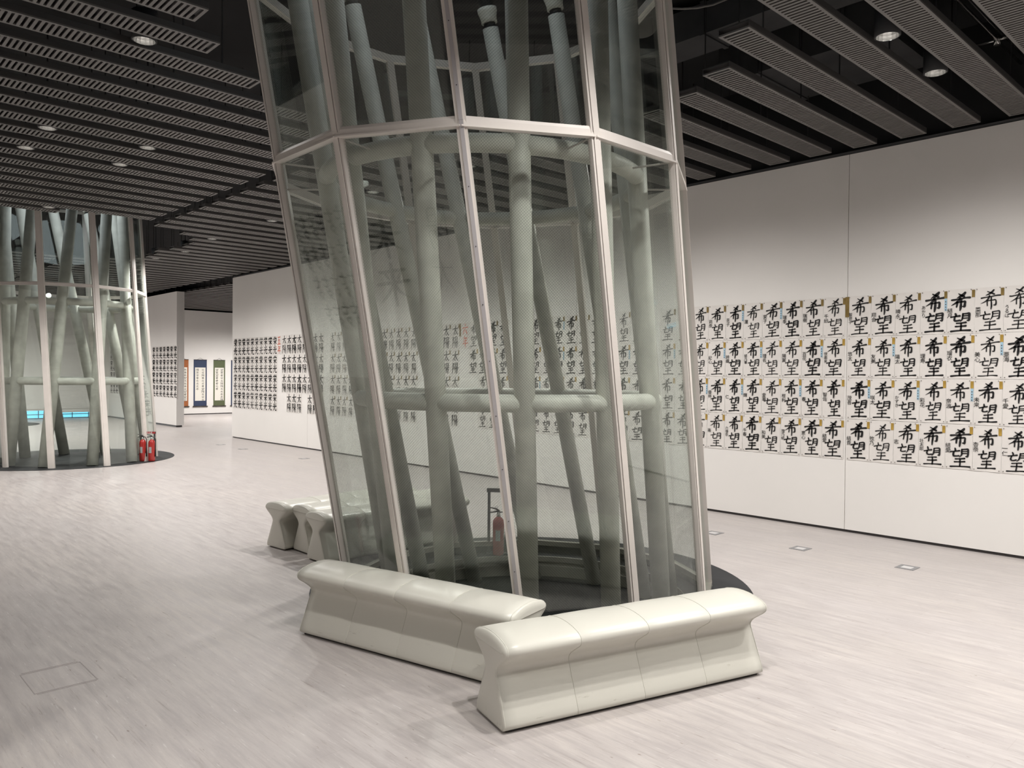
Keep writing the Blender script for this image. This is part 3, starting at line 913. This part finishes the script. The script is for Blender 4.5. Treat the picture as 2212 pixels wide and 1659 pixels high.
for lo, hi in (((-0.155, -0.135, 0), (0.155, -0.131, 0.0012)), ((-0.155, 0.131, 0), (0.155, 0.135, 0.0012)), ((-0.155, -0.131, 0), (-0.149, 0.131, 0.0012)), ((0.149, -0.131, 0), (0.155, 0.131, 0.0012)),
               ((-0.168, -0.125, 0), (-0.165, 0.125, 0.0012)), ((0.165, -0.125, 0), (0.168, 0.125, 0.0012))): mb.lohi(lo, hi)
tag(mb.build('floor_hatch', M['groove'], None, (-4.27, 0.985, 0)), 'square floor hatch outline on the bare floor', 'floor hatch', None, 'thing')

# ------------------------------------------------------------------ brush characters
G = {
 'hope': [[(.68,.985,.045),(.60,.90,.055),(.47,.80,.045),(.28,.715,.012)], [(.34,.93,.018),(.50,.845,.036),(.66,.765,.046)],
          [(.03,.585,.038),(.2,.605,.034),(.5,.645,.028),(.78,.685,.034),(.97,.70,.044)],
          [(.47,.72,.042),(.41,.58,.046),(.28,.45,.038),(.03,.31,.008)], [(.335,.455,.038),(.335,.32,.036),(.325,.20,.034)],
          [(.35,.445,.026),(.60,.485,.028),(.73,.485,.042),(.745,.36,.042),(.725,.22,.044),(.63,.215,.020)],
          [(.525,.60,.040),(.525,.40,.042),(.525,.18,.044),(.51,.01,.030)]],
 'wish': [[(.255,.985,.032),(.27,.93,.040),(.285,.865,.036)], [(.03,.785,.030),(.24,.825,.026),(.46,.855,.038)],
          [(.225,.81,.034),(.20,.70,.036),(.205,.615,.040),(.30,.585,.030),(.46,.61,.032)],
          [(.605,.945,.034),(.595,.82,.034),(.575,.68,.034),(.47,.53,.010)], [(.61,.945,.026),(.78,.965,.028),(.905,.955,.040),(.905,.78,.038),(.875,.60,.042),(.79,.595,.016)],
          [(.63,.835,.020),(.86,.85,.022)], [(.60,.725,.020),(.85,.74,.022)],
          [(.28,.435,.030),(.50,.455,.024),(.73,.475,.036)], [(.24,.265,.032),(.48,.285,.026),(.74,.305,.036)],
          [(.495,.455,.034),(.495,.25,.034),(.485,.06,.032)], [(.03,.035,.036),(.30,.055,.028),(.70,.075,.028),(.97,.075,.042)]],
 'great': [[(.07,.63,.036),(.5,.67,.030),(.93,.71,.042)], [(.53,.985,.042),(.50,.70,.044),(.40,.42,.042),(.07,.05,.008)],
           [(.50,.66,.020),(.62,.42,.040),(.78,.22,.050),(.97,.08,.018)], [(.43,.24,.024),(.50,.17,.036),(.55,.11,.034)]],
 'sun': [[(.10,.95,.034),(.10,.5,.034),(.09,.01,.028)], [(.10,.92,.024),(.30,.94,.034),(.19,.74,.026),(.31,.60,.032),(.28,.48,.034),(.18,.44,.016)],
         [(.49,.97,.030),(.49,.66,.030)], [(.49,.95,.024),(.84,.965,.034),(.83,.66,.032)], [(.50,.81,.022),(.82,.82,.022)], [(.50,.67,.022),(.82,.68,.022)],
         [(.36,.545,.026),(.97,.575,.034)], [(.53,.54,.026),(.46,.40,.026),(.34,.28,.008)], [(.50,.43,.022),(.88,.45,.034),(.86,.22,.034),(.80,.04,.036),(.71,.07,.014)],
         [(.62,.43,.026),(.54,.25,.024),(.36,.10,.008)], [(.75,.43,.026),(.68,.20,.024),(.49,.02,.008)]],
 'glory': [[(.26,.95,.030),(.32,.84,.036)], [(.50,.985,.032),(.51,.86,.032)], [(.78,.95,.036),(.68,.84,.020)], [(.12,.78,.036),(.10,.63,.026)],
           [(.12,.765,.024),(.5,.785,.024),(.90,.78,.038),(.83,.64,.018)], [(.13,.48,.030),(.5,.50,.024),(.89,.525,.034)], [(.50,.70,.034),(.50,.35,.036),(.50,.0,.026)],
           [(.48,.48,.030),(.36,.30,.030),(.10,.13,.008)], [(.54,.48,.020),(.70,.29,.040),(.93,.15,.014)]],
 'light': [[(.50,.985,.034),(.50,.78,.034),(.50,.58,.030)], [(.21,.88,.028),(.31,.73,.036)], [(.80,.90,.036),(.68,.73,.016)], [(.05,.52,.034),(.5,.545,.028),(.95,.57,.040)],
           [(.40,.53,.034),(.36,.30,.034),(.26,.14,.028),(.06,.02,.008)], [(.61,.54,.034),(.60,.28,.034),(.62,.12,.038),(.76,.07,.034),(.94,.10,.030),(.93,.25,.012)]],
 'six': [[(.48,.98,.030),(.54,.82,.042)], [(.06,.64,.038),(.5,.675,.032),(.94,.70,.042)], [(.40,.48,.042),(.30,.27,.036),(.12,.06,.010)], [(.60,.49,.022),(.76,.28,.042),(.88,.10,.046)]],
 'year': [[(.35,.98,.040),(.27,.82,.032),(.12,.68,.010)], [(.27,.82,.030),(.86,.85,.040)], [(.27,.58,.028),(.79,.61,.034)], [(.27,.59,.036),(.26,.34,.034)], [(.03,.31,.038),(.5,.34,.030),(.97,.36,.040)], [(.55,.83,.038),(.55,.4,.038),(.55,.0,.028)]],
 'five': [[(.12,.92,.038),(.88,.95,.040)], [(.48,.92,.040),(.42,.5,.036),(.34,.05,.034)], [(.2,.54,.030),(.70,.57,.038),(.70,.3,.038),(.66,.06,.034)], [(.03,.03,.040),(.97,.06,.042)]],
 'seven': [[(.05,.56,.040),(.95,.70,.046)], [(.45,.97,.044),(.44,.3,.042),(.55,.12,.046),(.92,.16,.044),(.93,.34,.012)]],
 'evening': [[(.48,.98,.042),(.32,.76,.034),(.08,.56,.010)], [(.36,.80,.028),(.80,.82,.044),(.64,.42,.040),(.12,.02,.008)], [(.36,.55,.024),(.54,.42,.044)]],
 'yet': [[(.22,.78,.034),(.78,.80,.036)], [(.06,.56,.036),(.94,.58,.040)], [(.50,.98,.040),(.50,.5,.040),(.50,.0,.030)], [(.48,.54,.034),(.34,.32,.030),(.06,.12,.008)], [(.53,.54,.020),(.70,.32,.040),(.95,.14,.014)]],
 'come': [[(.16,.82,.034),(.84,.84,.036)], [(.28,.74,.024),(.36,.62,.034)], [(.72,.76,.034),(.62,.62,.018)], [(.06,.54,.036),(.94,.56,.040)], [(.50,.98,.040),(.50,.5,.040),(.50,.0,.030)], [(.48,.52,.034),(.34,.30,.030),(.06,.12,.008)], [(.53,.52,.020),(.70,.30,.040),(.95,.12,.014)]],
}
def brush(mb, glyph, x0, z0, w, h, rng, weight=1.0, y=0.0, mi=0, jit=0.018, res=5, skew=0.0):
    """strokes as ribbons with rounded ends in the x-z plane at height y"""
    for st in G[glyph]:
        jx, jz = rng.uniform(-jit, jit), rng.uniform(-jit, jit)
        pts = [(a + jx + rng.uniform(-jit, jit) * 0.6, b + jz + rng.uniform(-jit, jit) * 0.6, r * weight * rng.uniform(0.9, 1.12)) for a, b, r in st]
        P = []
        n = len(pts)
        for i in range(n - 1):
            p0, p1, p2, p3 = pts[max(0, i - 1)], pts[i], pts[i + 1], pts[min(n - 1, i + 2)]
            for k in range(res):
                t = k / res
                P.append(tuple(0.5 * (2 * b + (c - a) * t + (2 * a - 5 * b + 4 * c - d) * t * t + (3 * b - a - 3 * c + d) * t ** 3) for a, b, c, d in zip(p0, p1, p2, p3)))
        P.append(pts[-1])
        L = [((x0 + (a + skew * (b - .5)) * w), (z0 + b * h), max(0.003, r) * w) for a, b, r in P]
        ring = []
        def cap(c, ang, r, sgn):
            return [(c[0] + r * math.cos(ang + sgn * t), c[1] + r * math.sin(ang + sgn * t)) for t in (PI / 2, PI / 4, 0, -PI / 4, -PI / 2)]
        m = len(L)
        left, right = [], []
        for i in range(m):
            a, b = L[max(0, i - 1)], L[min(m - 1, i + 1)]
            dx, dz = b[0] - a[0], b[1] - a[1]
            l = math.hypot(dx, dz) or 1
            nx, nz = -dz / l, dx / l
            c = L[i]
            left.append((c[0] + nx * c[2], c[1] + nz * c[2])); right.append((c[0] - nx * c[2], c[1] - nz * c[2]))
        vs_ = []
        for i in range(m): vs_ += [(left[i][0], y, left[i][1]), (right[i][0], y, right[i][1])]
        fs = [(2 * i, 2 * i + 1, 2 * i + 3, 2 * i + 2) for i in range(m - 1)]
        a0 = math.atan2(L[0][1] - L[1][1], L[0][0] - L[1][0]); a1 = math.atan2(L[-1][1] - L[-2][1], L[-1][0] - L[-2][0])
        for c, ang in ((L[0], a0), (L[-1], a1)):
            o = len(vs_)
            arc = [(c[0] + c[2] * math.cos(ang + t), c[1] + c[2] * math.sin(ang + t)) for t in (-PI / 2, -PI / 4, 0, PI / 4, PI / 2)]
            vs_ += [(p[0], y, p[1]) for p in arc]
            fs.append(tuple(range(o, o + 5)))
        mb.add(vs_, fs, mi)

def paper_mesh(name, w, h, rng, mat):
    """a thin sheet with slightly lifted edges; local origin top-left on the wall, front faces -y"""
    nx, nz = 4, 6
    b = MB(); vs_ = []
    ph = rng.uniform(0, 6)
    for j in range(nz + 1):
        for i in range(nx + 1):
            u, v = i / nx, j / nz
            e = (abs(u - .5) * 2) ** 3 * 0.0015 + (0.003 * max(0, v - .8) / .2) * abs(math.sin(ph + 5 * u)) 
            vs_.append((u * w, -0.0016 - e, -v * h))
    k = len(vs_)
    fs = []
    for j in range(nz):
        for i in range(nx):
            a = j * (nx + 1) + i
            fs.append((a, a + nx + 1, a + nx + 2, a + 1))
    vs_ += [(0, -0.0004, 0), (w, -0.0004, 0), (w, -0.0004, -h), (0, -0.0004, -h)]
    fs.append((k, k + 1, k + 2, k + 3))
    b.add(vs_, fs)
    return b.mesh(name, mat)

SHEET_H = 0.388
def sheet(label, x, ztop, w, chars, seed, group, y=YW, weight=1.0, mat='ink', rows=SHEET_H, name_text=None, back=False, gold=None, blue=False, pins=False, bigtag=False, simple=False):
    rng = random.Random(seed)
    me = paper_mesh('calligraphy_sheet', w, rows, rng, M['paper'])
    o = link_mesh('calligraphy_sheet', me, None, (x, y, ztop), (0, rng.uniform(-.006, .006), PI if back else 0))
    tag(o, label, 'calligraphy', group, 'thing')
    wt = weight * rng.choice([0.92, 1.05, 1.12, 1.15, 1.25, 1.45])
    cw = w * rng.uniform(0.66, 0.80)
    ch = rows * 0.455
    if simple:
        mb = MB(); cw = w * 0.84
        for ci, c in enumerate(chars):
            brush(mb, c, w * 0.52 - cw / 2, -rows * (0.04 + 0.48 * ci) - ch, cw, ch * 0.98, rng, wt * 1.3, -0.006, 0, 0.02, 3)
        mb.build('brush_writing', M[mat], o)
        return o
    for ci, c in enumerate(chars):
        mb = MB()
        k = rng.uniform(0.88, 1.0)
        brush(mb, c, w * 0.53 - cw * k / 2 + rng.uniform(-.006, .006), -rows * (0.045 + 0.47 * ci) - ch * 0.97, cw * k, ch * rng.uniform(0.90, 0.98), rng, wt, -0.0058, 0, 0.016, 5, rng.uniform(-.05, .09))
        mb.build('brush_character', M[mat], o)
    if name_text is not None:
        me2 = text_mesh('signature', '\n'.join(name_text), 0.046 if len(name_text) < 3 else 0.038, M['ink'], 0.0002)
        link_mesh('signature', me2, o, (0.022, -0.0062, -rows * rng.uniform(0.46, 0.56)), (PI / 2, 0, 0))
    if gold:
        b = MB(); b.lohi((w - 0.020, -0.0062, -0.075), (w + 0.004, -0.0040, -0.012)); g = b.build('gold_tag', M[gold], o)
        if blue:
            b = MB(); b.lohi((w - 0.017, -0.0060, -0.185), (w + 0.002, -0.0040, -0.075)); bl = b.build('blue_strip', M['blue_strip'], o)
            b = MB()
            for q in range(4): b.lohi((w - 0.012, -0.0064, -0.098 - 0.024 * q - 0.012), (w - 0.004, -0.0060, -0.098 - 0.024 * q))
            b.build('small_print', M['ink_thin'], bl)
    if bigtag:
        b = MB(); b.lohi((w + 0.004, -0.0050, -0.200), (w + 0.040, -0.0030, -0.004)); b.build('class_tag', M['gold_dark'], o)
    if pins:
        for px, pz in ((0.012, -0.012), (w - 0.026, -0.008), (0.012, -rows + 0.014), (w - 0.012, -rows + 0.014)):
            b = MB(); b.tube([(px, -0.004, pz), (px, -0.011, pz)], 0.0032, 8); b.build('pin', M['pin'], o)
    return o

ROWZ = [2.283, 1.886, 1.489, 1.092]
RN = ['top', 'second', 'third', 'bottom']
NAMES_R = [['智奈子', '翔会', '晴永', 'あかり', '結月', '菜那', 'うるは'], ['悠太', '友美', '陽太', '理寿', '瑠衣', '美心', '亜海'],
           ['茂吾', '咲太', 'かずき', '彩花', '奈波', '未来', '千愛'], ['結貴', '牧乃', '志', '壮太郎', '結愛', '杏奈', '一仁']]
BLUE_R = {(0, 3), (1, 1), (1, 5), (2, 0), (2, 2), (2, 4)}
for r in range(4):
    for c in range(7):
        sheet('hope calligraphy sheet, %s row, %s column from the wall joint, away from the tower' % (RN[r], ORD[c + 1]),
              -3.268 + 0.2195 * c, ROWZ[r], 0.213, ('hope', 'wish'), 100 + r * 10 + c, 'hope calligraphy past the wall joint', gold='gold' if r else 'gold_dark',
              blue=(r, c) in BLUE_R, pins=True, name_text=NAMES_R[r][c])
NAMES_L = [['千紗', '瑞樹', '瑞季', '葵子', '蓮', '花子', '莉奈', '希'], ['世楽来', '百花', '陽翼', '理名', '結乃華', '詩織', '紀心', '心'],
           ['智佐', '春', '柑利', '愛華', '輝', '仁', '優林', '由'], ['結愛', '恵心', '理乃結', '和美', '千春', '六優奈', '楽', '実']]
BLUE_L = {(0, 5), (0, 3), (1, 1), (1, 4), (1, 6), (2, 2), (2, 5), (2, 7), (0, 17), (0, 20), (1, 9), (1, 12), (2, 11), (1, 17), (2, 19)}
for c in range(26):
    if c in (10, 13, 20, 21): continue
    xc = -3.405 - 0.2185 * c
    for r in range(4):
        if c == 25 and r > 1: continue
        sheet('hope calligraphy sheet, %s row, %s column from the wall joint, towards the tower' % (RN[r], ORD[c + 1]),
              xc - 0.104, ROWZ[r], 0.208, ('hope', 'wish'), 400 + r * 30 + c, 'hope calligraphy between wall joint and heading', gold='gold' if r else 'gold_dark',
              blue=(r, c) in BLUE_L, pins=c < 8, name_text=NAMES_L[r][c] if c < 8 else None, bigtag=(r == 0 and c == 0))
sheet('white sheet with two orange-red brush characters beside the hope block', -9.165, 2.275, 0.20, ('six', 'year'), 901, 'orange-red class headings', mat='red_ink')
for c in range(27):
    if c in (8, 13, 14, 15, 16, 22, 23): continue
    xc = -14.86 + 0.2138 * c
    for r in range(4):
        if (c == 0 and r == 3) or (c == 4 and r == 3) or (c == 5 and r < 2): continue
        sheet('sun calligraphy sheet, %s row, %s column from the orange-red heading beside glory' % (RN[r], ORD[c + 1]),
              xc - 0.103, ROWZ[r] - 0.012, 0.206, ('great', 'sun'), 1200 + r * 40 + c, 'sun calligraphy in the middle of the long wall', weight=0.95, gold='gold_dark', simple=c < 8, bigtag=(r == 0 and c == 26))
sheet('white sheet with two orange-red brush characters between the glory and sun blocks', -15.19, 2.268, 0.20, ('five', 'year'), 902, 'orange-red class headings', mat='red_ink')
for c in range(10):
    for r in range(4):
        sheet('glory calligraphy sheet, %s row, %s column from the end of the long wall' % (RN[r], ORD[c + 1]),
              -17.315 + 0.2155 * c, ROWZ[r] - 0.02, 0.209, ('glory', 'light'), 1600 + r * 40 + c, 'glory calligraphy at the end of the long wall', weight=1.15, simple=True)
for c in list(range(0, 6)) + list(range(14, 21)):
    for r in range(4):
        sheet('small distant calligraphy sheet on the second wall, %s row, %s column from the scrolls' % (RN[r], ORD[21 - c]),
              -27.2 + 0.278 * c, 2.20 - 0.357 * r, 0.262, ('glory', 'light'), 2000 + r * 40 + c, 'calligraphy on the second wall', y=7.74, weight=1.15, rows=0.345, simple=True)

# works on the wall behind the camera, mirrored in the tower glass
for c in range(8):
    for r in range(4):
        sheet('star festival calligraphy sheet mirrored in the tower glass, %s row, %s column from the camera' % (RN[r], ORD[c + 1]),
              -7.70 - 0.2195 * c, ROWZ[r], 0.212, ('seven', 'evening'), 3000 + r * 40 + c, 'star festival calligraphy on the wall behind the camera', y=-0.70, weight=1.1, simple=True, back=True)
sheet('large future calligraphy sheet mirrored faintly in the tower glass', -2.98, 1.80, 0.46, ('yet', 'come'), 3401, None, y=-0.70, rows=0.95, weight=1.2, back=True)
sheet('tall calligraphy sheet mirrored faintly beside the large future one in the glass', -2.60, 1.80, 0.30, ('sun', 'great'), 3402, None, y=-0.70, rows=0.95, weight=0.7, back=True)

# ------------------------------------------------------------------ hanging scrolls on the far wall
def scroll(label, y0, y1, brocade):
    w = y1 - y0
    t = thing('hanging_scroll', label, 'hanging scroll', (XF, (y0 + y1) / 2, 0), 0, 'hanging scrolls on the far wall')
    ztop, zbot = 1.92, 0.28
    b = MB(); b.lohi((0.004, -w / 2, zbot), (0.008, w / 2, ztop)); b.build('brocade_mount', M[brocade], t)
    b = MB(); b.lohi((0.008, -w / 2 + 0.045, zbot + 0.20), (0.0105, w / 2 - 0.045, ztop - 0.27)); pp = b.build('writing_paper', M['scroll_paper'], t)
    rng = random.Random(label)
    b = MB(); nrow = 12
    for col in range(2):
        for k in range(nrow - 4 * col):
            g = rng.choice(['great', 'light', 'hope', 'year', 'glory', 'come', 'sun', 'wish'])
            s = MB(); brush(s, g, 0, 0, 0.10, 0.085, rng, 1.05, 0, 0, 0.03, 2)
            yy = (0.035 if col == 0 else -0.125) * (w / 0.38)
            for f in s.f: b.f.append(tuple(i + len(b.v) for i in f)); b.mi.append(0); b.sm.append(False)
            b.v += [(0.0118, yy + p[0], ztop - 0.40 - k * 0.096 + p[2]) for p in s.v]
    b.build('brush_writing', M['ink'], pp)
    b = MB(); b.tube([(0.022, -w / 2 - 0.03, zbot), (0.022, w / 2 + 0.03, zbot)], 0.018, 12); b.build('roller', M['wood_rod'], t)
    b = MB(); b.tube([(0.012, -w / 2, ztop), (0.012, w / 2, ztop)], 0.010, 10); b.build('top_rod', M['wood_rod'], t)
    b = MB(); b.tube([(0.008, -w / 4, ztop), (0.008, 0, ztop + 0.07), (0.008, w / 4, ztop)], 0.004, 6); b.build('hanging_cord', M['wood_rod'], t)
    return t
scroll('rust brown hanging scroll half hidden by the second wall end', 9.94, 10.34, 'scroll_brown')
scroll('navy blue hanging scroll in the middle of the far wall', 10.52, 10.98, 'scroll_navy')
scroll('olive green hanging scroll on the far wall', 11.22, 11.64, 'scroll_green')
scroll('dark navy hanging scroll only just showing beside the long wall end', 11.86, 12.24, 'scroll_navy')
